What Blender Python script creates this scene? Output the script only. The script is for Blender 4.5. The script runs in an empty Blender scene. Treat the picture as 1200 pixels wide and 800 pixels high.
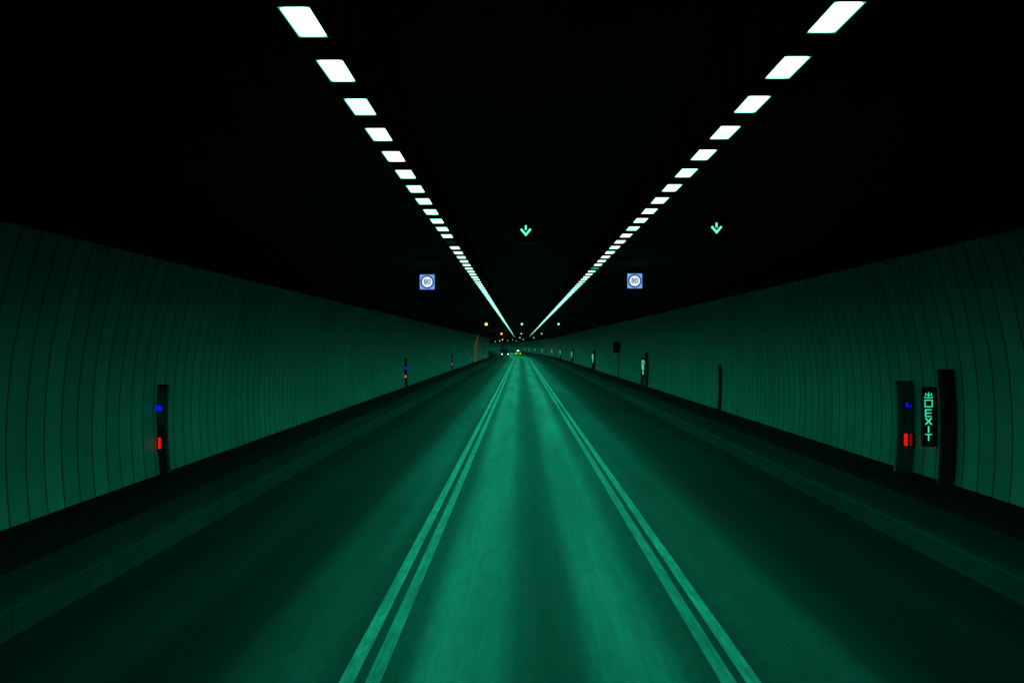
import bpy, bmesh, math, random
from mathutils import Vector, Matrix
random.seed(7)
scn = bpy.context.scene
COL = scn.collection

# ---------------------------------------------------------------- camera
EYE = 3.0
cd = bpy.data.cameras.new('camera')
cd.sensor_width = 36.0
cd.lens = 37.5
cd.clip_start = 0.1
cd.clip_end = 2000
cam = bpy.data.objects.new('camera', cd)
COL.objects.link(cam)
cam.location = (0, 0, EYE)
cam.rotation_euler = (math.radians(90) + 0.0040, 0, 0.0080)
scn.camera = cam

# ---------------------------------------------------------------- world and exposure
w = bpy.data.worlds.new('World')
scn.world = w
w.use_nodes = True
bg = w.node_tree.nodes['Background']
bg.inputs[0].default_value = (0.0, 0.0, 0.0, 1)
bg.inputs[1].default_value = 0.0
vs = scn.view_settings
vs.view_transform = 'Standard'
vs.look = 'None'
vs.gamma = 1
vs.exposure = 0
scn.cycles.use_denoising = True
scn.cycles.use_adaptive_sampling = False
scn.cycles.filter_width = 1.5
scn.cycles.max_bounces = 4
scn.cycles.diffuse_bounces = 2
scn.cycles.glossy_bounces = 2
scn.cycles.sample_clamp_indirect = .6
scn.cycles.sample_clamp_direct = 4
LAMP_W = 86.0            # power of the unseen spot that gives one ceiling lamp's light
SPREAD = 178
LAMP_C = (0.003, 1.0, 0.52)

# ---------------------------------------------------------------- helpers
def off(y):
    """sideways drift of the tunnel axis: straight, then a bend to the left"""
    if y < 230: return 0.0
    a = min(y, 270) - 230
    o = -0.031 * a * a / 80.0
    if y > 270: o -= 0.031 * (y - 270)
    if y > 470: o -= (y - 470) ** 2 / 300.0
    return o

def heading(y):
    return math.atan((off(y + .5) - off(y - .5)))

def P(lat, y, z): return Vector((lat + off(y), y, z))

class MB:
    def __init__(s): s.v = []; s.f = []; s.m = []; s.uv = {}
    def quad(s, a, b, c, d, mi=0, uv=None):
        n = len(s.v); s.v += [tuple(a), tuple(b), tuple(c), tuple(d)]
        s.f.append((n, n+1, n+2, n+3)); s.m.append(mi)
        if uv: s.uv[len(s.f)-1] = uv
    def box(s, x0, x1, y0, y1, z0, z1, mi=0):
        n = len(s.v)
        s.v += [(x0,y0,z0),(x1,y0,z0),(x1,y1,z0),(x0,y1,z0),(x0,y0,z1),(x1,y0,z1),(x1,y1,z1),(x0,y1,z1)]
        for f in ((0,3,2,1),(4,5,6,7),(0,1,5,4),(1,2,6,5),(2,3,7,6),(3,0,4,7)):
            s.f.append(tuple(n+i for i in f)); s.m.append(mi)
    def bar(s, p, q, wd, y0, y1, mi=0):
        """a stroke in the XZ plane from p to q, width wd, between y0 and y1"""
        p = Vector(p); q = Vector(q); d = (q-p).normalized(); nn = Vector((-d.y, d.x))*wd/2
        c = [p+nn, q+nn, q-nn, p-nn]; n = len(s.v)
        s.v += [(a.x, y0, a.y) for a in c] + [(a.x, y1, a.y) for a in c]
        for f in ((3,2,1,0),(4,5,6,7),(0,1,5,4),(1,2,6,5),(2,3,7,6),(3,0,4,7)):
            s.f.append(tuple(n+i for i in f)); s.m.append(mi)
    def cyl(s, c, r, h, axis='y', seg=20, mi=0, r2=None):
        r2 = r if r2 is None else r2; n = len(s.v)
        for k, rr in ((0, r), (1, r2)):
            for i in range(seg):
                a = 2*math.pi*i/seg; u, v_ = rr*math.cos(a), rr*math.sin(a); t = (k-.5)*h
                p = {'y': (u, t, v_), 'x': (t, u, v_), 'z': (u, v_, t)}[axis]
                s.v.append((c[0]+p[0], c[1]+p[1], c[2]+p[2]))
        for i in range(seg):
            j = (i+1) % seg
            s.f.append((n+i, n+j, n+seg+j, n+seg+i)); s.m.append(mi)
        s.f.append(tuple(n+i for i in range(seg))[::-1]); s.m.append(mi)
        s.f.append(tuple(n+seg+i for i in range(seg))); s.m.append(mi)
    def prism(s, prof, x0, x1, mi=0, inset=None):
        """profile of (y,z) points extruded in x"""
        n = len(s.v); k = len(prof)
        s.v += [(x0, a, b) for a, b in prof] + [(x1, a, b) for a, b in prof]
        for i in range(k):
            j = (i+1) % k
            s.f.append((n+i, n+j, n+k+j, n+k+i)); s.m.append(mi)
        s.f.append(tuple(n+i for i in range(k))[::-1]); s.m.append(mi)
        s.f.append(tuple(n+k+i for i in range(k))); s.m.append(mi)
    def mesh(s, name, mats, fix=True, smooth=False):
        me = bpy.data.meshes.new(name)
        me.from_pydata(s.v, [], s.f)
        for m in (mats if isinstance(mats, (list, tuple)) else [mats]): me.materials.append(m)
        me.polygons.foreach_set('material_index', s.m)
        if s.uv:
            l = me.uv_layers.new(name='UVMap')
            for p in me.polygons:
                u = s.uv.get(p.index)
                if u:
                    for q, li in enumerate(p.loop_indices): l.data[li].uv = u[q]
        if smooth: me.polygons.foreach_set('use_smooth', [True]*len(me.polygons))
        me.update()
        if fix:
            bm = bmesh.new(); bm.from_mesh(me)
            bmesh.ops.recalc_face_normals(bm, faces=bm.faces); bm.to_mesh(me); bm.free()
        return me
    def build(s, name, mats, parent=None, fix=True, bevel=0, smooth=False):
        me = s.mesh(name, mats, fix, smooth)
        if bevel:
            bm = bmesh.new(); bm.from_mesh(me)
            bmesh.ops.bevel(bm, geom=[e for e in bm.edges], offset=bevel, segments=2, affect='EDGES')
            bm.to_mesh(me); bm.free()
        return link(name, me, parent)

def link(name, me, parent=None):
    o = bpy.data.objects.new(name, me); COL.objects.link(o)
    if parent: o.parent = parent
    return o

def thing(name, label, cat, loc=(0,0,0), rz=0, group=None):
    o = bpy.data.objects.new(name, None); COL.objects.link(o)
    o.location = loc; o.rotation_euler = (0, 0, rz); o.empty_display_size = .2
    return tag(o, label, cat, group)

def tag(o, label, cat, group=None, kind=None):
    o['label'] = label; o['category'] = cat
    if group: o['group'] = group
    if kind: o['kind'] = kind
    return o

def dup(root, loc, rz, label, group=None):
    r = root.copy(); COL.objects.link(r); r.location = loc; r.rotation_euler = (0, 0, rz)
    r['label'] = label
    if group: r['group'] = group
    for ch in list(root.children):
        c = ch.copy(); COL.objects.link(c); c.parent = r
        for g in list(ch.children):
            d = g.copy(); COL.objects.link(d); d.parent = c
    return r

# ---------------------------------------------------------------- materials
def mat(name, col, rough=.6, spec=.5, metal=0):
    m = bpy.data.materials.new(name); m.use_nodes = True
    b = m.node_tree.nodes['Principled BSDF']
    b.inputs['Base Color'].default_value = (*col, 1)
    b.inputs['Roughness'].default_value = rough
    b.inputs['Specular IOR Level'].default_value = spec
    b.inputs['Metallic'].default_value = metal
    return m

def emat(name, col, k):
    m = bpy.data.materials.new(name); m.use_nodes = True
    b = m.node_tree.nodes['Principled BSDF']
    b.inputs['Base Color'].default_value = (.02, .02, .02, 1)
    b.inputs['Emission Color'].default_value = (*col, 1)
    b.inputs['Emission Strength'].default_value = k
    return m

class NT:
    def __init__(s, m): s.t = m.node_tree; s.n = s.t.nodes; s.l = s.t.links; s.b = s.n['Principled BSDF']
    def new(s, t, **k):
        n = s.n.new(t)
        for a, v in k.items(): setattr(n, a, v)
        return n
    def math(s, op, a, b=None, clamp=False):
        n = s.new('ShaderNodeMath', operation=op, use_clamp=clamp)
        for i, v in enumerate((a, b)):
            if v is None: continue
            if isinstance(v, (int, float)): n.inputs[i].default_value = v
            else: s.l.new(v, n.inputs[i])
        return n.outputs[0]
    def noise(s, vec, scale, detail=3, rough=.55):
        n = s.new('ShaderNodeTexNoise'); n.inputs['Scale'].default_value = scale
        n.inputs['Detail'].default_value = detail; n.inputs['Roughness'].default_value = rough
        s.l.new(vec, n.inputs['Vector']); return n.outputs[0]
    def mapping(s, vec, sc, loc=(0,0,0)):
        n = s.new('ShaderNodeMapping'); n.inputs['Scale'].default_value = sc; n.inputs['Location'].default_value = loc
        s.l.new(vec, n.inputs['Vector']); return n.outputs[0]
    def mr(s, v, a, b, c, d):
        n = s.new('ShaderNodeMapRange'); s.l.new(v, n.inputs[0])
        for i, x in enumerate((a, b, c, d)): n.inputs[i+1].default_value = x
        return n.outputs[0]
    def grey(s, v, tint=(1,1,1)):
        n = s.new('ShaderNodeCombineColor')
        for i in range(3): s.l.new(s.math('MULTIPLY', v, tint[i]), n.inputs[i])
        s.l.new(n.outputs[0], s.b.inputs['Base Color'])

def road_material():
    m = mat('road asphalt', (.06,.06,.06), .45, .14); t = NT(m)
    uv = t.new('ShaderNodeUVMap').outputs[0]
    sx = t.new('ShaderNodeSeparateXYZ'); t.l.new(uv, sx.inputs[0])
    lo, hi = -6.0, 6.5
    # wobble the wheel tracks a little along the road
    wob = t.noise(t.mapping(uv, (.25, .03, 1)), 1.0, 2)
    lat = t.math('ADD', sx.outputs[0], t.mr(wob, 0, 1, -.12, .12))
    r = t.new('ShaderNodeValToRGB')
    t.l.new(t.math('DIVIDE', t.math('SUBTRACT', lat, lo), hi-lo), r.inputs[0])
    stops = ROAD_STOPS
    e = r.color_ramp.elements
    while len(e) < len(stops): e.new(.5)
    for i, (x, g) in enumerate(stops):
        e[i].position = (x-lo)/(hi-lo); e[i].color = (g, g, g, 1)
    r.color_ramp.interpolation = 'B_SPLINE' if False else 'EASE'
    n1 = t.mr(t.noise(t.mapping(uv, (1.1, .06, 1)), 1.0, 4), .3, .7, .62, 1.35)
    n2 = t.mr(t.noise(t.mapping(uv, (14, 1.2, 1)), 1.0, 3), .3, .7, .80, 1.2)
    n3 = t.mr(t.noise(uv, 45, 3, .8), .3, .7, .45, 1.6)
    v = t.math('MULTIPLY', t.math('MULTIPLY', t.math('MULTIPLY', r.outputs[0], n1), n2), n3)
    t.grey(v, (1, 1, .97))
    t.l.new(t.mr(t.math('MULTIPLY', r.outputs[0], n1), .014, .1, .70, .50), t.b.inputs['Roughness'])
    bp = t.new('ShaderNodeBump'); bp.inputs['Strength'].default_value = .10; bp.inputs['Distance'].default_value = .004
    t.l.new(t.noise(uv, 120, 2), bp.inputs['Height']); t.l.new(bp.outputs[0], t.b.inputs['Normal'])
    return m

ROAD_STOPS = [(-5.4, 0.0056), (-4.7, 0.004), (-4.35, 0.0085), (-3.8, 0.0101), (-3.35, 0.0028), (-2.85, 0.004), (-2.4, 0.0379), (-1.95, 0.0402), (-1.6, 0.0144), (-1.15, 0.0228), (-0.85, 0.0763), (-0.3, 0.0737), (0.02, 0.0236), (0.25, 0.0137), (0.48, 0.02), (0.8, 0.0657), (1.25, 0.079), (1.6, 0.0273), (2.0, 0.0167), (2.4, 0.0357), (2.95, 0.0379), (3.35, 0.0132), (3.8, 0.0033), (4.2, 0.0046), (4.8, 0.0072), (5.5, 0.0046)]  # wheel tracks, oily lane centres; outer lanes darkened to paint in the light's falloff

def grime(name, base, rough, sc=(.6,.08,.6), amp=.35, spec=.4, fine=8):
    m = mat(name, (base,)*3, rough, spec); t = NT(m)
    g = t.new('ShaderNodeNewGeometry').outputs['Position']
    n1 = t.mr(t.noise(t.mapping(g, sc), 1.0, 5, .6), .25, .75, 1-amp, 1+amp)
    n2 = t.mr(t.noise(g, fine, 3), .25, .75, 1-amp*.4, 1+amp*.4)
    t.grey(t.math('MULTIPLY', t.math('MULTIPLY', n1, n2), base))
    return m

def kerb_material(base, length=1.0):
    m = grime('grey kerb concrete', base, .8, amp=.5, spec=.08); t = NT(m)
    src = t.b.inputs['Base Color'].links[0].from_socket
    g = t.new('ShaderNodeNewGeometry').outputs['Position']
    sx = t.new('ShaderNodeSeparateXYZ'); t.l.new(g, sx.inputs[0])
    fr = t.math('FRACT', t.math('DIVIDE', sx.outputs[1], length))
    joint = t.math('LESS_THAN', fr, .03)
    wn = t.new('ShaderNodeTexWhiteNoise', noise_dimensions='1D'); t.l.new(t.math('FLOOR', t.math('DIVIDE', sx.outputs[1], length)), wn.inputs['W'])
    f = t.math('MULTIPLY', t.mr(joint, 0, 1, 1, .6), t.mr(wn.outputs[0], 0, 1, .92, 1.08))
    mx = t.new('ShaderNodeMixRGB', blend_type='MULTIPLY'); mx.inputs[0].default_value = 1
    cc = t.new('ShaderNodeCombineColor')
    for i in range(3): t.l.new(f, cc.inputs[i])
    t.l.new(src, mx.inputs[1]); t.l.new(cc.outputs[0], mx.inputs[2]); t.l.new(mx.outputs[0], t.b.inputs['Base Color'])
    return m

def wall_material(name, base):
    m = mat(name, (base,)*3, .42, .28); t = NT(m)
    g = t.new('ShaderNodeNewGeometry').outputs['Position']
    sx = t.new('ShaderNodeSeparateXYZ'); t.l.new(g, sx.inputs[0])
    pid = t.math('FLOOR', t.math('DIVIDE', t.math('SUBTRACT', sx.outputs[1], PANEL0), PANEL))
    wn = t.new('ShaderNodeTexWhiteNoise', noise_dimensions='1D'); t.l.new(pid, wn.inputs['W'])
    pan = t.mr(wn.outputs[0], 0, 1, .86, 1.12)
    n1 = t.mr(t.noise(t.mapping(g, (.3, .12, .5)), 1.0, 4), .25, .75, .72, 1.25)
    n2 = t.mr(t.noise(t.mapping(g, (3, 5, .35)), 1.0, 4), .3, .7, .9, 1.08)
    v = t.math('MULTIPLY', t.math('MULTIPLY', t.math('MULTIPLY', pan, n1), n2), base)
    # colour darkens softly towards each joint
    fr = t.math('FRACT', t.math('DIVIDE', t.math('SUBTRACT', sx.outputs[1], PANEL0), PANEL))
    edge = t.math('MULTIPLY', t.math('ABSOLUTE', t.math('SUBTRACT', fr, .5)), 2)
    v = t.math('MULTIPLY', v, t.mr(edge, .78, 1.0, 1.0, .58))
    t.grey(v)
    t.l.new(t.mr(n2, .88, 1.1, .52, .40), t.b.inputs['Roughness'])
    return m

PANEL = .627
PANEL0 = 15.53 - 60*PANEL

def paint_material(name, base, lo):
    m = mat(name, (base,)*3, .5, .25); t = NT(m)
    uv = t.new('ShaderNodeUVMap').outputs[0]
    a = t.mr(t.noise(t.mapping(uv, (9, 1.6, 1)), 1.0, 5, .7), .40, .56, lo, 1.0)
    b = t.mr(t.noise(t.mapping(uv, (30, .5, 1)), 1.0, 4, .7), .45, .62, 1.0, .62)
    c = t.mr(t.noise(t.mapping(uv, (.5, .35, 1)), 1.0, 3), .3, .7, .75, 1.15)
    t.grey(t.math('MULTIPLY', t.math('MULTIPLY', t.math('MULTIPLY', a, b), c), base))
    return m

M = {}
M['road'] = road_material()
M['line_a'] = paint_material('worn white road paint', .25, .6)
M['line_b'] = paint_material('worn grey road paint', .18, .55)
M['gutter'] = grime('dark wet gutter', .009, .7, spec=.1)
M['kerb'] = kerb_material(.026)
M['walk'] = grime('dirty walkway concrete', .016, .8, spec=.12, amp=.5)
M['ditch'] = grime('black ditch', .007, .95, spec=.05)
M['plinth'] = grime('dark plinth', .005, .95, spec=.05)
M['ceil'] = grime('near black ceiling', .012, .95, spec=.1)
M['wall'] = wall_material('cream enamel cladding panel', .163)
M['trim'] = mat('aluminium trim', (.13,.12,.11), .6)
M['groove'] = mat('panel joint shadow gap', (.03,.03,.03), .9, 0)
M['housing'] = mat('lamp housing grey metal', (.003,.003,.003), .9, 0)
M['black'] = mat('black metal', (.012,.012,.012), .6, .3)
M['rib'] = grime('dark brown rib', .016, .8, spec=.2)
M['cab'] = grime('grey cabinet metal', .06, .5)
M['lamp'] = emat('tube diffuser lit', (.37, 1, .78), 3.0)
M['lamp_pale'] = emat('tube diffuser slightly weaker', (.37, 1, .78), 2.55)
M['lamp_dim'] = emat('tube diffuser failing', (.02, 1, .5), .45)
M['lamp_off'] = mat('tube diffuser unlit', (.05,.06,.06), .3)
M['green'] = emat('green signal light', (.12, 1, .60), 1.35)
M['green_far'] = emat('green signal light brighter', (.16, 1, .66), 5)
M['amber'] = emat('amber signal light', (1, .42, .02), 5.0)
M['red'] = emat('red marker light', (1, .006, .004), .85)
M['reddim'] = emat('red marker light weaker', (1, .01, .02), .2)
M['orange'] = emat('orange marker light', (1, .30, .12), .55)
M['blue'] = emat('blue marker light', (.004, .006, 1), .75)
M['exit'] = emat('green lit lettering', (.03, 1, .56), .80)
M['exit_far'] = emat('green lit lettering brighter', (.12, 1, .66), 1.35)
M['s_corner'] = emat('sign face pale blue', (.15, .43, 1), 1.0)
M['s_disc'] = emat('sign disc white', (.72, .82, 1), 1.1)
M['s_ring'] = emat('sign ring navy', (.01, .03, .22), .6)
M['s_digit'] = emat('sign digits teal', (.03, .17, .36), .6)
M['head'] = emat('headlight white', (1, 1, 1), 14)
M['taxi'] = mat('yellow car paint', (.75,.42,.03), .3)
M['truck'] = mat('dark blue truck paint', (.015,.02,.05), .5)
M['glass'] = mat('dark glass', (.01,.012,.012), .1)
M['rubber'] = mat('tyre rubber', (.015,.015,.015), .9)
M['tail'] = emat('tail light amber', (1, .55, .03), 2.0)
M['roofsign'] = emat('lit roof sign', (.8, 1, .8), 7)

# ---------------------------------------------------------------- setting
Y0, YE = -12.0, 640.0
stations = [Y0]
y = Y0
while y < YE:
    y += 4.0 if y > 225 else 20.0
    stations.append(min(y, YE))

def strip(mb, pts, ys=None, mi=0):
    """sweep a polyline of (lat, z) along the tunnel"""
    ys = ys or stations
    for a, b in zip(ys[:-1], ys[1:]):
        for (l0, z0), (l1, z1) in zip(pts[:-1], pts[1:]):
            mb.quad(P(l0,a,z0), P(l1,a,z1), P(l1,b,z1), P(l0,b,z0), mi, ((l0,a),(l1,a),(l1,b),(l0,b)))

def structure(name, pts, m):
    b = MB(); strip(b, pts); o = b.build(name, m, fix=False); o['kind'] = 'structure'; return o

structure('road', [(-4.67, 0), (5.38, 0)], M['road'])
# gutters, kerbs, walkways and the dark ditches behind them
structure('gutter', [(-5.28, -.012), (-4.70, -.012), (-4.665, .004)], M['gutter'])
structure('gutter', [(5.375, .004), (5.41, -.012), (5.87, -.012)], M['gutter'])
structure('kerb', [(-5.44, .284), (-5.285, .284), (-5.27, .27), (-5.262, -.02)], M['kerb'])
structure('kerb', [(5.842, -.02), (5.85, .26), (5.88, .284), (6.02, .284)], M['kerb'])
structure('walkway', [(-6.20, .10), (-6.17, .275), (-6.15, .28), (-5.44, .28)], M['walk'])
structure('walkway', [(6.02, .28), (7.0, .28), (7.02, .275), (7.05, .10)], M['walk'])
structure('ditch', [(-7.75, .12), (-6.19, .12)], M['ditch'])
structure('ditch', [(7.04, .12), (8.25, .12)], M['ditch'])

# painted double lines
def marking(l0, l1, m, label):
    b = MB(); strip(b, [(l0, .004), (l1, .004)])
    o = b.build('road_marking', m, fix=False); o['kind'] = 'structure'; o['label'] = label
marking(-1.62, -1.485, M['line_a'], 'outer line of the left double line')
marking(-1.385, -1.25, M['line_b'], 'inner line of the left double line')
marking(1.785, 1.925, M['line_b'], 'inner line of the right double line')
marking(2.01, 2.145, M['line_a'], 'outer line of the right double line')

SIDE = {-1: dict(Dm=7.52, zb=.35, zt=4.667), 1: dict(Dm=8.0, zb=.45, zt=4.73)}
def wd(side, z):
    return SIDE[side]['Dm'] - (z-1.5)**2/19.4
ZJ = 3.085

def panel_run(side, z0, z1, n, inset):
    """curved cladding panels with a groove between each two"""
    b = MB(); zs = [z0+(z1-z0)*i/n for i in range(n+1)]
    y = PANEL0
    while y < YE-5:
        if y > Y0:
            g = .013 if y < 260 else .0
            ya, yb = y+g, y+PANEL-g
            if y > 260: yb = y+PANEL*6
            nn = (zs if y < 120 else zs[::2])
            if nn[-1] != zs[-1]: nn = nn+[zs[-1]]
            for c, d in zip(nn[:-1], nn[1:]):
                x0, x1 = side*(wd(side,c)-inset), side*(wd(side,d)-inset)
                b.quad(P(x0,ya,c), P(x1,ya,d), P(x1,yb,d), P(x0,yb,c), 0)
                if g and y < 160:      # returned panel edges: real grooves
                    e = side*.022
                    b.quad(P(x0,yb,c), P(x1,yb,d), P(x1+e,yb+g*.6,d), P(x0+e,yb+g*.6,c), 1)
                    b.quad(P(x0,ya,c), P(x1,ya,d), P(x1+e,ya-g*.6,d), P(x0+e,ya-g*.6,c), 1)
        y += PANEL if y <= 260 else PANEL*6
    return b

for side, nm in ((-1, 'left'), (1, 'right')):
    S = SIDE[side]
    t = thing('tunnel_wall', {-1: 'curved wall of pale ribbed cladding panels along the left side of the tunnel, without lit exit signs',
                              1: 'curved wall of pale ribbed cladding panels along the right side, carrying the lit exit signs'}[side], 'wall', (side*S['Dm'], 0, 0))
    def part(b, name, m):
        o = b.build(name, m, t, fix=False); o.matrix_parent_inverse = Matrix.Translation((-side*S['Dm'], 0, 0)); return o
    part(panel_run(side, S['zb'], ZJ, 10, 0), 'lower_panels', [M['wall'], M['groove']])
    part(panel_run(side, ZJ+.005, S['zt'], 8, .012), 'upper_panels', [M['wall'], M['groove']])
    b = MB(); zz = [S['zb']+(S['zt']-.06-S['zb'])*i/10 for i in range(11)]
    strip(b, [(side*(wd(side, z)+.035), z) for z in zz]); part(b, 'backing', M['groove'])
    zt = S['zt']; x = wd(side, zt)
    b = MB(); strip(b, [(side*(x-.02), zt-.002), (side*(x-.02), zt+.018), (side*(x+.2), zt+.02)]); part(b, 'top_trim', M['trim'])
    b = MB(); xb = wd(side, S['zb']); strip(b, [(side*(xb+.10), .10), (side*(xb+.03), S['zb']+.01)]); part(b, 'plinth', M['plinth'])

# ceiling lining, near black
zl, zr = SIDE[-1]['zt']+.02, SIDE[1]['zt']+.02
structure('ceiling', [(-wd(-1,zl)-.15, zl), (-6.7, 5.05), (-6.0, 5.32), (-4.8, 5.45), (5.3, 5.45), (6.5, 5.32), (7.2, 5.05), (wd(1,zr)+.15, zr)], M['ceil'])
# end walls out of sight round the bend and behind the camera keep the tube shut
# ---------------------------------------------------------------- ceiling lamps
PITCH, LLEN, LW = 1.053, .575, .175
LZ = 4.8
def housing_mb(s=1):
    b = MB(); h = LW/2; L = LLEN/2; dl, de = .014, .0045; do = .018   # s: which side is the outer, deeper lip
    dm, dp = (do, dl) if s < 0 else (dl, do)
    b.box(-h-.012, h+.012, -L-.014, L+.014, .012, .11)       # body above the diffuser
    b.box(-h-.012, -h-.001, -L-.014, L+.014, -dm, .012)     # side lips
    b.box(h+.001, h+.012, -L-.014, L+.014, -dp, .012)
    b.box(-h-.001, h+.001, -L-.014, -L-.001, -de, .012)     # low end lips
    b.box(-h-.001, h+.001, L+.001, L+.014, -de, .012)
    b.box(-.012, .012, -L+.05, -L+.07, .11, .65)            # hanger rods up to the ceiling
    b.box(-.012, .012, L-.07, L-.05, .11, .65)
    return b
def diffuser_mb(b=None, mi=0):
    b = b or MB(); h = LW/2; L = LLEN/2
    b.quad((-h,-L,.0), (-h,L,.0), (h,L,.0), (h,-L,.0), mi)
    return b
me_house = {s: housing_mb(s).mesh('housing', M['housing']) for s in (-1, 1)}
def round_diffuser(m, rim):
    # rounded bright centre with a weaker glowing green rim, imitating bloom, out to the rectangular frame
    b = MB(); h, L = LW/2, LLEN/2; ra = .035; inner = []; outer = []
    for sx, sy, a0 in ((1,1,0), (-1,1,90), (-1,-1,180), (1,-1,270)):
        for k in range(5):
            a = math.radians(a0 + 22.5*k); c, s_ = math.cos(a), math.sin(a)
            inner.append((sx*(h-ra-.006)+ra*c, sy*(L-ra-.014)+ra*s_, 0.0))
            outer.append((min(h, max(-h, sx*(h-ra-.006)+3*ra*c)), min(L, max(-L, sy*(L-ra-.014)+3*ra*s_)), 0.0))
    n = len(inner); b.v = inner + outer
    b.f.append(tuple(range(n))[::-1]); b.m.append(0)
    for i in range(n):
        j = (i+1) % n; b.f.append((i, j, n+j, n+i)); b.m.append(1)
    return b.mesh('diffuser', [m, rim], fix=False)
M['rim'] = emat('tube diffuser bloom fringe', (.06, 1, .6), .55)
me_diff = {k: round_diffuser(M[k], M['rim'] if k in ('lamp', 'lamp_pale') else M[k]) for k in ('lamp', 'lamp_pale', 'lamp_dim', 'lamp_off')}
me_far = {}
for s in (-1, 1):
    fb = housing_mb(s); diffuser_mb(fb, 1)
    me_far[s] = fb.mesh('far lamp', [M['housing'], M['lamp']], fix=False)
ORD = ['first','second','third','fourth','fifth','sixth','seventh','eighth','ninth','tenth','eleventh','twelfth','thirteenth',
       'fourteenth','fifteenth','sixteenth','seventeenth','eighteenth','nineteenth','twentieth']
ROWS = {'left': (-1.205, 5.93), 'right': (1.725, 5.87)}
NEAR = 150
for row, (lx, y0) in ROWS.items():
    sd = -1 if row == 'left' else 1
    special = 12 if row == 'left' else 18
    for i in range(NEAR):
        k = 'lamp'
        if i < special: lab = f'lit tube lamp, {ORD[i]} from the near end of the {row} ceiling row'
        elif i == special:
            lab = 'unlit dark tube lamp leaving the gap in the left ceiling row' if row == 'left' else 'dim green failing tube lamp among white ones in the right ceiling row'
            k = 'lamp_off' if row == 'left' else 'lamp_dim'
        else:
            lab = ('lit tube lamp of the left ceiling row beyond its unlit gap' if row == 'left'
                   else 'lit tube lamp of the right ceiling row beyond its dim green lamp')
        if row == 'left' and i == 2:
            k = 'lamp_pale'; lab = 'third lamp from the near end of the left ceiling row, slightly streaky'
        yy = y0 + i*PITCH
        loc = P(lx, yy, LZ)
        if i < 40:
            t = thing('ceiling_lamp', lab, 'lamp', loc, heading(yy), f'tube lamps of the {row} ceiling row')
            link('housing', me_house[sd], t); link('diffuser', me_diff[k], t)
        else:
            o = link('ceiling_lamp', me_far[sd]); o.location = loc
            tag(o, lab, 'lamp', f'tube lamps of the {row} ceiling row')
    b = MB(); n = int((620-y0)/PITCH)
    for i in range(NEAR, n):
        yy = y0 + i*PITCH; p = P(lx, yy, LZ); h = LW/2; L = LLEN/2
        hd = heading(yy); c, s = math.cos(hd), math.sin(hd)
        def T(a): return (p.x + a[0]*c + a[1]*s, p.y - a[0]*s + a[1]*c, p.z + a[2])
        n0 = len(b.v); src = housing_lo = None
        b.quad(T((-h,-L,.0)), T((-h,L,.0)), T((h,L,.0)), T((h,-L,.0)), 1)
        for (x0,x1,ya,yb,z0,z1) in ((-h-.012,h+.012,-L-.014,L+.014,.012,.11), (-h-.012,-h-.001,-L-.014,L+.014,-.022,.012),
                                    (h+.001,h+.012,-L-.014,L+.014,-.022,.012), (-h-.001,h+.001,-L-.014,-L-.001,-.0045,.012)):
            m0 = len(b.v); b.box(x0,x1,ya,yb,z0,z1)
            for q in range(m0, len(b.v)): b.v[q] = T(b.v[q])
    o = b.build('far_ceiling_lamps', [M['housing'], M['lamp']], fix=False)
    tag(o, f'thin far end of the {row} ceiling row where its lamps merge into a line', 'lamps', kind='stuff')

# unseen spots added just under the diffusers give the lamps' light in wide cones
beams = {}
def beam(x, y, z, n, parent=None):
    if n not in beams:
        ld = bpy.data.lights.new('lamp_beam', 'SPOT'); ld.energy = LAMP_W*n; ld.color = LAMP_C
        ld.spot_size = math.radians(SPREAD); ld.spot_blend = 1.0; ld.shadow_soft_size = 0.0
        beams[n] = ld
    o = bpy.data.objects.new('lamp_beam', beams[n]); COL.objects.link(o); o.location = (x, y, z)
for row, (lx, y0) in ROWS.items():
    bad = 12 if row == 'left' else 18
    for i in range(0, 28):
        if i != bad: beam(lx, y0+i*PITCH, LZ-.022, 1)
    for i in range(29, 150, 4): beam(lx, y0+i*PITCH, LZ-.022, 4)     # farther off, one beam for each four lamps
    i = 152
    while y0+i*PITCH < 620:
        p = P(lx, y0+i*PITCH, LZ-.022); beam(p.x, p.y, p.z, 8); i += 8

# ---------------------------------------------------------------- lane signals
def signal(loc, rz, kind, label, group, lit='green'):
    t = thing('lane_signal', label, 'lane signal', loc, rz, group)
    b = MB(); b.box(-.20, .20, .0, .16, -.20, .20)
    b.box(-.20, .20, -.06, 0, .19, .20); b.box(-.20, -.19, -.06, 0, -.2, .19); b.box(.19, .20, -.06, 0, -.2, .19)
    b.build('housing', M['black'], t)
    b = MB(); b.box(-.02, .02, .06, .10, .20, 5.45-loc[2]); b.build('hanger', M['black'], t)
    b = MB()
    if kind == 'arrow':
        s = .086
        b.bar((0, .098), (0, .018), .030, -.012, -.001)
        b.bar((-.083, .035), (.010, -.088+.012), .034, -.012, -.001)
        b.bar((.083, .035), (-.010, -.088+.012), .034, -.0125, -.0015)
        b.build('arrow', M[lit], t)
    else:
        b.cyl((0, -.01, 0), .115, .02, 'y', 24)
        b.build('amber_light', M['amber'], t)
    return t
SY = [18.2, 94.8, 171, 255, 334, 412, 488]
near_a = signal((.09, 18.2, 4.955), 0, 'arrow', 'nearest green down arrow, over the middle lane', 'green arrow lane signals')
signal((3.34, 18.2, 4.995), 0, 'arrow', 'nearest green down arrow, over the right lane', 'green arrow lane signals')
amb = None; far = None
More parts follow.
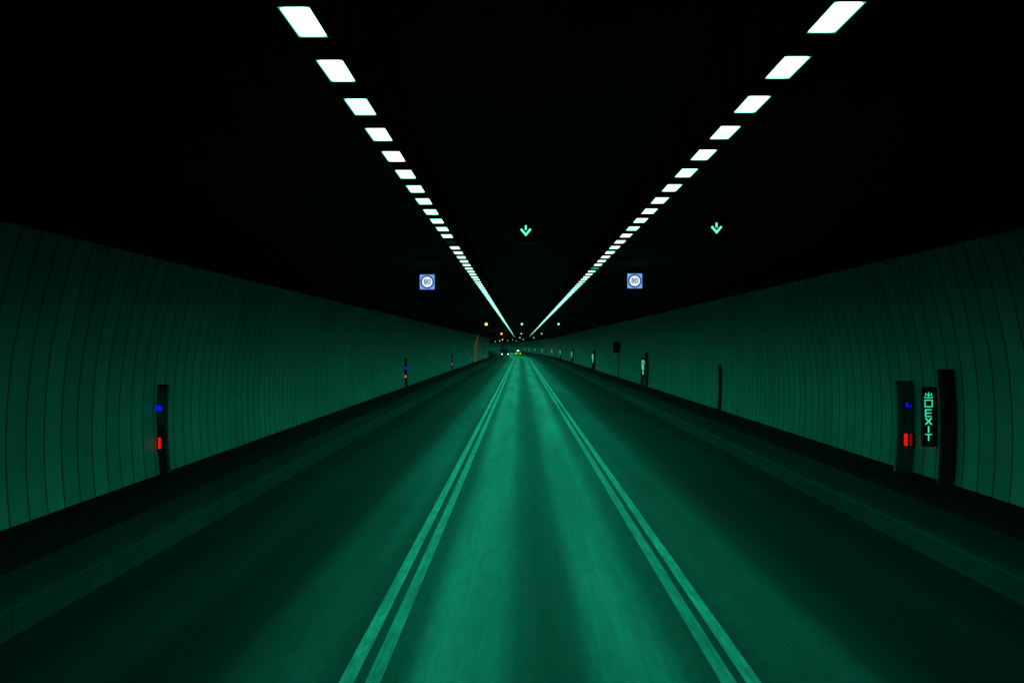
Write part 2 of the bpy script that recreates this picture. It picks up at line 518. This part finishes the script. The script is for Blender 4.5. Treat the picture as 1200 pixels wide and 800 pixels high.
for k, yy in enumerate(SY[1:]):
    where = ['first', 'second', 'third', 'fourth', 'fifth', 'sixth'][k]
    for lane, lx in (('middle', .12), ('right', 3.38)):
        lab = f'tiny green signal over the {lane} lane, {where} set beyond the near arrows'
        if far is None: far = signal(P(lx, yy, 4.92), 0, 'arrow', lab, 'green arrow lane signals', 'green_far')
        else: dup(far, P(lx, yy, 4.92), -heading(yy), lab, 'green arrow lane signals')
    if yy == 255: continue
    lab = f'round amber signal over the left lane, {where} set beyond the near arrows'
    if amb is None:
        amb = signal(P(-3.05, yy, 4.92), 0, 'disc', lab, 'amber lane signals')
    else:
        dup(amb, P(-3.05, yy, 4.92), -heading(yy), lab, 'amber lane signals')
    if yy == 171:
        ld = bpy.data.lights.new('amber_wall_spot', 'SPOT'); ld.energy = 1500; ld.color = (1, .33, .03)  # unseen spot added behind the signal to put warm patches on the walls
        ld.spot_size = math.radians(110); ld.spot_blend = 1; ld.shadow_soft_size = .1
        lo = bpy.data.objects.new('amber_wall_spot', ld); COL.objects.link(lo)
        lo.location = (-3.05, yy+.25, 4.8); lo.rotation_euler = (math.radians(74), 0, math.radians(22))

# ---------------------------------------------------------------- speed limit signs
def text_mesh(body, size, m, name):
    cu = bpy.data.curves.new(name, 'FONT'); cu.body = body; cu.size = size; cu.align_x = 'CENTER'; cu.align_y = 'CENTER'
    cu.extrude = .002; cu.offset = .0035
    o = bpy.data.objects.new(name, cu); COL.objects.link(o)
    bpy.context.view_layer.update()
    me = bpy.data.meshes.new_from_object(o.evaluated_get(bpy.context.evaluated_depsgraph_get()))
    bpy.data.objects.remove(o); bpy.data.curves.remove(cu)
    me.transform(Matrix.Rotation(math.radians(90), 4, 'X')); me.materials.clear(); me.materials.append(m)
    me.name = name
    return me
def speed_sign(loc, label):
    t = thing('speed_limit_sign', label, 'speed sign', loc, 0, 'lit 80 speed limit signs')
    s = .225
    b = MB(); b.box(-s-.03, s+.03, .0, .12, -s-.03, s+.03); b.build('housing', M['black'], t, bevel=.006)
    b = MB(); b.box(-.02, .02, .04, .08, s+.03, 5.45-loc[2]); b.build('hanger', M['black'], t)
    b = MB(); b.box(-s, s, -.006, -.001, -s, s); b.build('face', M['s_corner'], t)
    b = MB(); b.cyl((0, -.010, 0), .206, .006, 'y', 48); b.build('ring', M['s_ring'], t)
    b = MB(); b.cyl((0, -.017, 0), .164, .006, 'y', 48); b.build('disc', M['s_disc'], t)
    o = link('digits', digits, t); o.location = (0, -.024, 0)
    return t
digits = text_mesh('80', .215, M['s_digit'], 'digits')
speed_sign((-2.88, 32.9, 4.965), 'white and blue lit 80 speed sign over the left lane')
speed_sign((3.52, 32.9, 4.995), 'white and blue lit 80 speed sign over the right lane')

# ---------------------------------------------------------------- wall furniture
def rib_mb(side, z0, z1, depth, length, n=10, gap=0.0):
    """an upright that follows the wall's curve; local origin at the wall's lateral Dm"""
    D = SIDE[side]['Dm']; b = MB(); zs = [z0+(z1-z0)*i/n for i in range(n+1)]
    for c, d in zip(zs[:-1], zs[1:]):
        a0, a1 = side*(wd(side,c)+.02-D), side*(wd(side,d)+.02-D)
        i0, i1 = a0-side*(depth+.02), a1-side*(depth+.02)
        b.quad((i0,0,c),(i0,length,c),(i1,length,d),(i1,0,d))
        b.quad((a0,0,c),(i0,0,c),(i1,0,d),(a1,0,d))
        b.quad((a0,length,c),(i0,length,c),(i1,length,d),(a1,length,d))
    c = zs[0]; a0 = side*(wd(side,c)+.02-D); i0 = a0-side*(depth+.02); b.quad((a0,0,c),(i0,0,c),(i0,length,c),(a0,length,c))
    c = zs[-1]; a0 = side*(wd(side,c)+.02-D); i0 = a0-side*(depth+.02); b.quad((a0,0,c),(i0,0,c),(i0,length,c),(a0,length,c))
    return b

RD, LD = SIDE[1]['Dm'], SIDE[-1]['Dm']
# exit sign: a narrow black box standing out from the wall, letters stacked
def exit_sign(loc, rz, label, lit='exit', sh=0.0):
    t = thing('exit_sign', label, 'exit sign', loc, rz, 'lit exit signs on the right wall')
    b = MB(); b.box(-.30-sh, -.02-sh*1.6, 0, .10, 1.07, 2.21); b.build('housing', M['black'], t, bevel=.008)
    b = MB(); b.box(-.02-sh*1.6, .06, .03, .07, 1.25, 1.29); b.box(-.02-sh*1.6, .06, .03, .07, 1.99, 2.03); b.build('bracket', M['black'], t)
    b = MB(); y0, y1 = -.006, -.0005
    cx = -.185-sh; hw = .068; st = .019
    def S(p, q, wdt=st): b.bar((cx+p[0], p[1]), (cx+q[0], q[1]), wdt, y0, y1)
    # the exit character: upright through two open boxes
    z = 2.052; hh = hw
    S((0, z+.058), (0, z-.05)); S((-hw+.014, z+.016), (-hw+.014, z+.044), .015); S((hw-.014, z+.016), (hw-.014, z+.044), .015); S((-hw+.006, z+.008), (hw-.006, z+.008), .015)
    S((-hw, z-.014), (-hw, z-.046), .015); S((hw, z-.014), (hw, z-.046), .015); S((-hw-.0075, z-.046), (hw+.0075, z-.046), .015)
    # mouth character: a square
    z = 1.893; S((-hw, z-.066), (-hw, z+.066)); S((hw, z-.066), (hw, z+.066)); S((-hw-.009, z+.066), (hw+.009, z+.066)); S((-hw-.009, z-.060), (hw+.009, z-.060))
    z = 1.712; S((-hw+.012, z-.072), (-hw+.012, z+.072), .026); S((-hw, z+.064), (hw-.01, z+.064)); S((-hw, z), (hw-.014, z)); S((-hw, z-.064), (hw-.01, z-.064))
    z = 1.555; S((-hw+.01, z-.062), (hw-.012, z+.062), .026); S((-hw+.01, z+.062), (hw-.012, z-.062), .026)
    z = 1.400; S((0, z-.060), (0, z+.060), .026)
    z = 1.250; S((0, z-.068), (0, z+.055), .024); S((-hw+.004, z+.055), (hw-.004, z+.055), .018)
    b.build('lettering', M[lit], t)
    return t

def marker(t, x, z, w_, h_, m, name, y=-.016):
    b = MB(); b.box(x-w_/2, x+w_/2, y, 0.0, z-h_/2, z+h_/2); o = b.build(name, m, t)
    b = MB(); e = .012; X0, X1, Z0, Z1 = x-w_/2, x+w_/2, z-h_/2, z+h_/2          # bezel added round the lens to block its sideways spill
    b.box(X0-e, X0-.001, -.05, 0, Z0-e, Z1+e); b.box(X1+.001, X1+e, -.05, 0, Z0-e, Z1+e)
    b.box(X0-.001, X1+.001, -.05, 0, Z0-e, Z0-.001); b.box(X0-.001, X1+.001, -.05, 0, Z1+.001, Z1+e)
    b.build('shield_bezel', M['black'], o); return o

def cabinet_right(loc, rz, label):
    t = thing('emergency_cabinet', label, 'cabinet', loc, rz, 'emergency cabinets on the right wall')
    rib_mb(1, .45, 2.29, .345, .12).build('body', M['cab'], t, fix=False)
    b = MB(); b.box(-.335, -.10, -.012, -.001, 1.25, 2.18); b.build('door', M['cab'], t)
    marker(t, -.17, 1.80, .070, .085, M['blue'], 'blue_light')
    marker(t, -.095, 1.775, .035, .05, M['blue'], 'blue_light')
    marker(t, -.20, 1.10, .085, .25, M['red'], 'red_light')
    marker(t, -.098, 1.10, .055, .24, M['reddim'], 'red_light')
    return t
def cabinet_left(loc, rz, label, blue=True, red='red'):
    t = thing('emergency_cabinet', label, 'cabinet', loc, rz, 'emergency cabinets on the left wall')
    rib_mb(-1, .36, 2.2, .18, .16).build('body', M['rib'], t, fix=False)
    b = MB(); b.box(.0, .16, -.014, -.002, 1.35, 2.12); b.build('door', M['cab'], t)
    b = MB(); b.cyl((.055, -.025, 1.71), .062, .02, 'y', 20); b.build('blue_light', M['blue'], t)
    marker(t, .065, .99, .065, .24, M[red], 'red_light')
    return t
def post_mb(): return rib_mb(1, .46, 2.25, .13, .10)

NTH = ['nearest', 'second', 'third', 'fourth', 'fifth', 'sixth', 'seventh', 'eighth', 'ninth', 'tenth']
SP = 47.1
r_cab = l_cab = r_sign = r_rib = None
for k in range(10):
    n = NTH[k]
    if k == 7: n = 'seventh'
    yr, ys, yc, yl = 19.6+SP*k, 20.5+SP*k, 21.7+SP*k, 22.0+SP*k
    if k == 0:
        r_rib = rib_mb(1, .47, 2.57, .29, .09).build('wall_post', M['rib'], fix=False)
        r_rib.location = P(RD, yr, 0)
        tag(r_rib, 'nearest tall dark brown post just right of the readable exit sign', 'post', 'tall dark posts on the right wall')
        r_sign = exit_sign(P(RD, ys, 0), 0, 'nearest black exit sign with readable green stacked letters on right wall')
        r_cab = cabinet_right(P(RD, yc, 0), 0, 'nearest grey cabinet on the right wall with blue and red lights, left of exit sign')
        l_cab = cabinet_left(P(-LD, yl, 0), 0, 'nearest cabinet on the left wall with round blue and tall red light')
    else:
        if k == 1:
            f_rib = rib_mb(1, .47, 2.57, .17, .18).build('wall_post', M['rib'], fix=False)
            f_rib['category'] = 'post'; f_rib['group'] = 'tall dark posts on the right wall'
            f_sign = exit_sign((0, 0, 0), 0, 'x', 'exit_far', .06)
            f_cab = thing('emergency_cabinet', 'x', 'cabinet', group='emergency cabinets on the right wall')
            rib_mb(1, .45, 1.30, .24, .24).build('body', M['cab'], f_cab, fix=False)
            marker(f_cab, -.20, 1.06, .10, .14, M['reddim'], 'red_light')
            f_lcab = thing('emergency_cabinet', 'x', 'cabinet', group='emergency cabinets on the left wall')
            rib_mb(-1, .36, 2.2, .13, .25).build('body', M['rib'], f_lcab, fix=False)
            b = MB(); b.cyl((.07, -.025, 1.56), .085, .02, 'y', 20); b.build('blue_light', M['blue'], f_lcab)
            b = MB(); b.box(.02, .12, -.016, -.001, .93, 1.09); b.build('orange_light', M['orange'], f_lcab)
        def put(src, x, yy, lab, copy):
            if copy: o = dup(src, P(x, yy, 0), -heading(yy), lab)
            else: o = src; o.location = P(x, yy, 0); o.rotation_euler.z = -heading(yy); o['label'] = lab
        if k < 5:
            put(f_rib, RD, yr, f'{n} tall dark post from the near end of the right wall', k > 1)
            put(f_cab, RD, yc, f'{n} cabinet with red light from the near end of the right wall', k > 1)
            put(f_lcab, -LD, yl, f'{n} cabinet with tiny blue and orange lights from near end of left wall', k > 1)
        put(f_sign, RD, ys, f'{n} exit sign from the near end of right wall, a small green bar', k > 1)

p0 = post_mb().build('slim_post', M['rib'], fix=False); p0.location = P(RD, 42.4, 0)
tag(p0, 'slim dark post alone on the right wall between two exit signs', 'post')
t = thing('roadside_sign', 'dark square sign seen from behind on a post by right wall', 'sign', P(7.68, 84, 0))
b = MB(); b.cyl((.05, 0, 1.78), .04, 2.62, 'z', 12); b.build('pole', M['rib'], t)
b = MB(); b.box(-.40, .14, -.07, -.045, 2.43, 3.36); b.build('panel', M['black'], t, bevel=.01)
b = MB(); b.box(.14, .24, -.06, -.03, 2.9, 3.44); b.build('bracket', M['black'], t)

# ---------------------------------------------------------------- traffic
def wheel(t, x, y, r, wid):
    o = MB(); o.cyl((x, y, r), r, wid, 'x', 20); o = o.build('wheel', M['rubber'], t)
    b = MB(); b.cyl((x + (wid/2+.004)*(1 if x > 0 else -1), y, r), r*.55, .012, 'x', 16); b.build('rim', M['trim'], o)

# oncoming dark box truck, its front to the camera
ty = 277
t = thing('oncoming_truck', 'dark truck coming towards the camera in the left lane with two white headlights', 'truck', P(-3.2, ty, 0), -heading(ty))
b = MB(); b.prism([(0,.45),(0,1.25),(.25,2.35),(1.9,2.35),(1.9,.45)], -.98, .98); b.build('cab', M['truck'], t)
b = MB(); b.box(-1.05, 1.05, 1.98, 7.0, .85, 3.2); b.build('cargo_box', M['truck'], t, bevel=.03)
b = MB(); b.box(-.5, .5, 1.8, 6.9, .5, .85); b.build('chassis', M['black'], t)
b = MB(); b.quad((-.85,.015-.02,1.32),(.85,.015-.02,1.32),(.80,.215-.02,2.24),(-.80,.215-.02,2.24)); b.build('windscreen', M['glass'], t)
b = MB(); b.box(-1.0, 1.0, -.12, -.002, .38, .62); b.build('bumper', M['black'], t)
for sx in (-.75, .75):
    b = MB(); b.cyl((sx, -.03, .82), .12, .06, 'y', 16); b.build('headlight', M['head'], t)
for sx in (-1.16, 1.16):
    b = MB(); b.box(sx-.1, sx+.1, .1, .16, 1.5, 1.95); b.build('mirror', M['black'], t)
for sx in (-.85, .85):
    for yy in (.9, 5.6): wheel(t, sx, yy, .42, .26)

# yellow taxi ahead, its back to the camera
ty = 305
t = thing('taxi', 'small yellow taxi driving ahead, seen from behind with lit roof sign', 'taxi', P(-.68-off(ty), ty, 0), -heading(ty))
b = MB(); b.prism([(0,.32),(0,.78),(.12,.95),(1.0,1.0),(3.2,1.0),(4.3,.82),(4.4,.35)], -.84, .84); b.build('body', M['taxi'], t, bevel=.03)
b = MB(); b.prism([(.75,1.0),(1.25,1.40),(2.4,1.43),(3.2,1.0)], -.70, .70); b.build('cabin', M['taxi'], t, bevel=.02)
b = MB(); b.quad((-.62,.76,1.03),(.62,.76,1.03),(.55,1.18,1.37),(-.55,1.18,1.37)); b.build('rear_window', M['glass'], t)
b = MB(); b.box(-.86, .86, -.08, .02, .34, .52); b.build('bumper', M['black'], t)
for sx in (-.66, .66):
    b = MB(); b.box(sx-.14, sx+.14, -.03, .0, .62, .80); b.build('tail_light', M['tail'], t)
b = MB(); b.prism([(1.6,1.44),(1.64,1.66),(1.78,1.66),(1.82,1.44)], -.26, .26); b.build('roof_sign', M['roofsign'], t)
b = MB(); b.box(-.22, .22, -.012, -.001, .56, .68); b.build('number_plate', M['trim'], t)
for sx in (-.76, .76):
    for yy in (.85, 3.45): wheel(t, sx, yy, .31, .2)
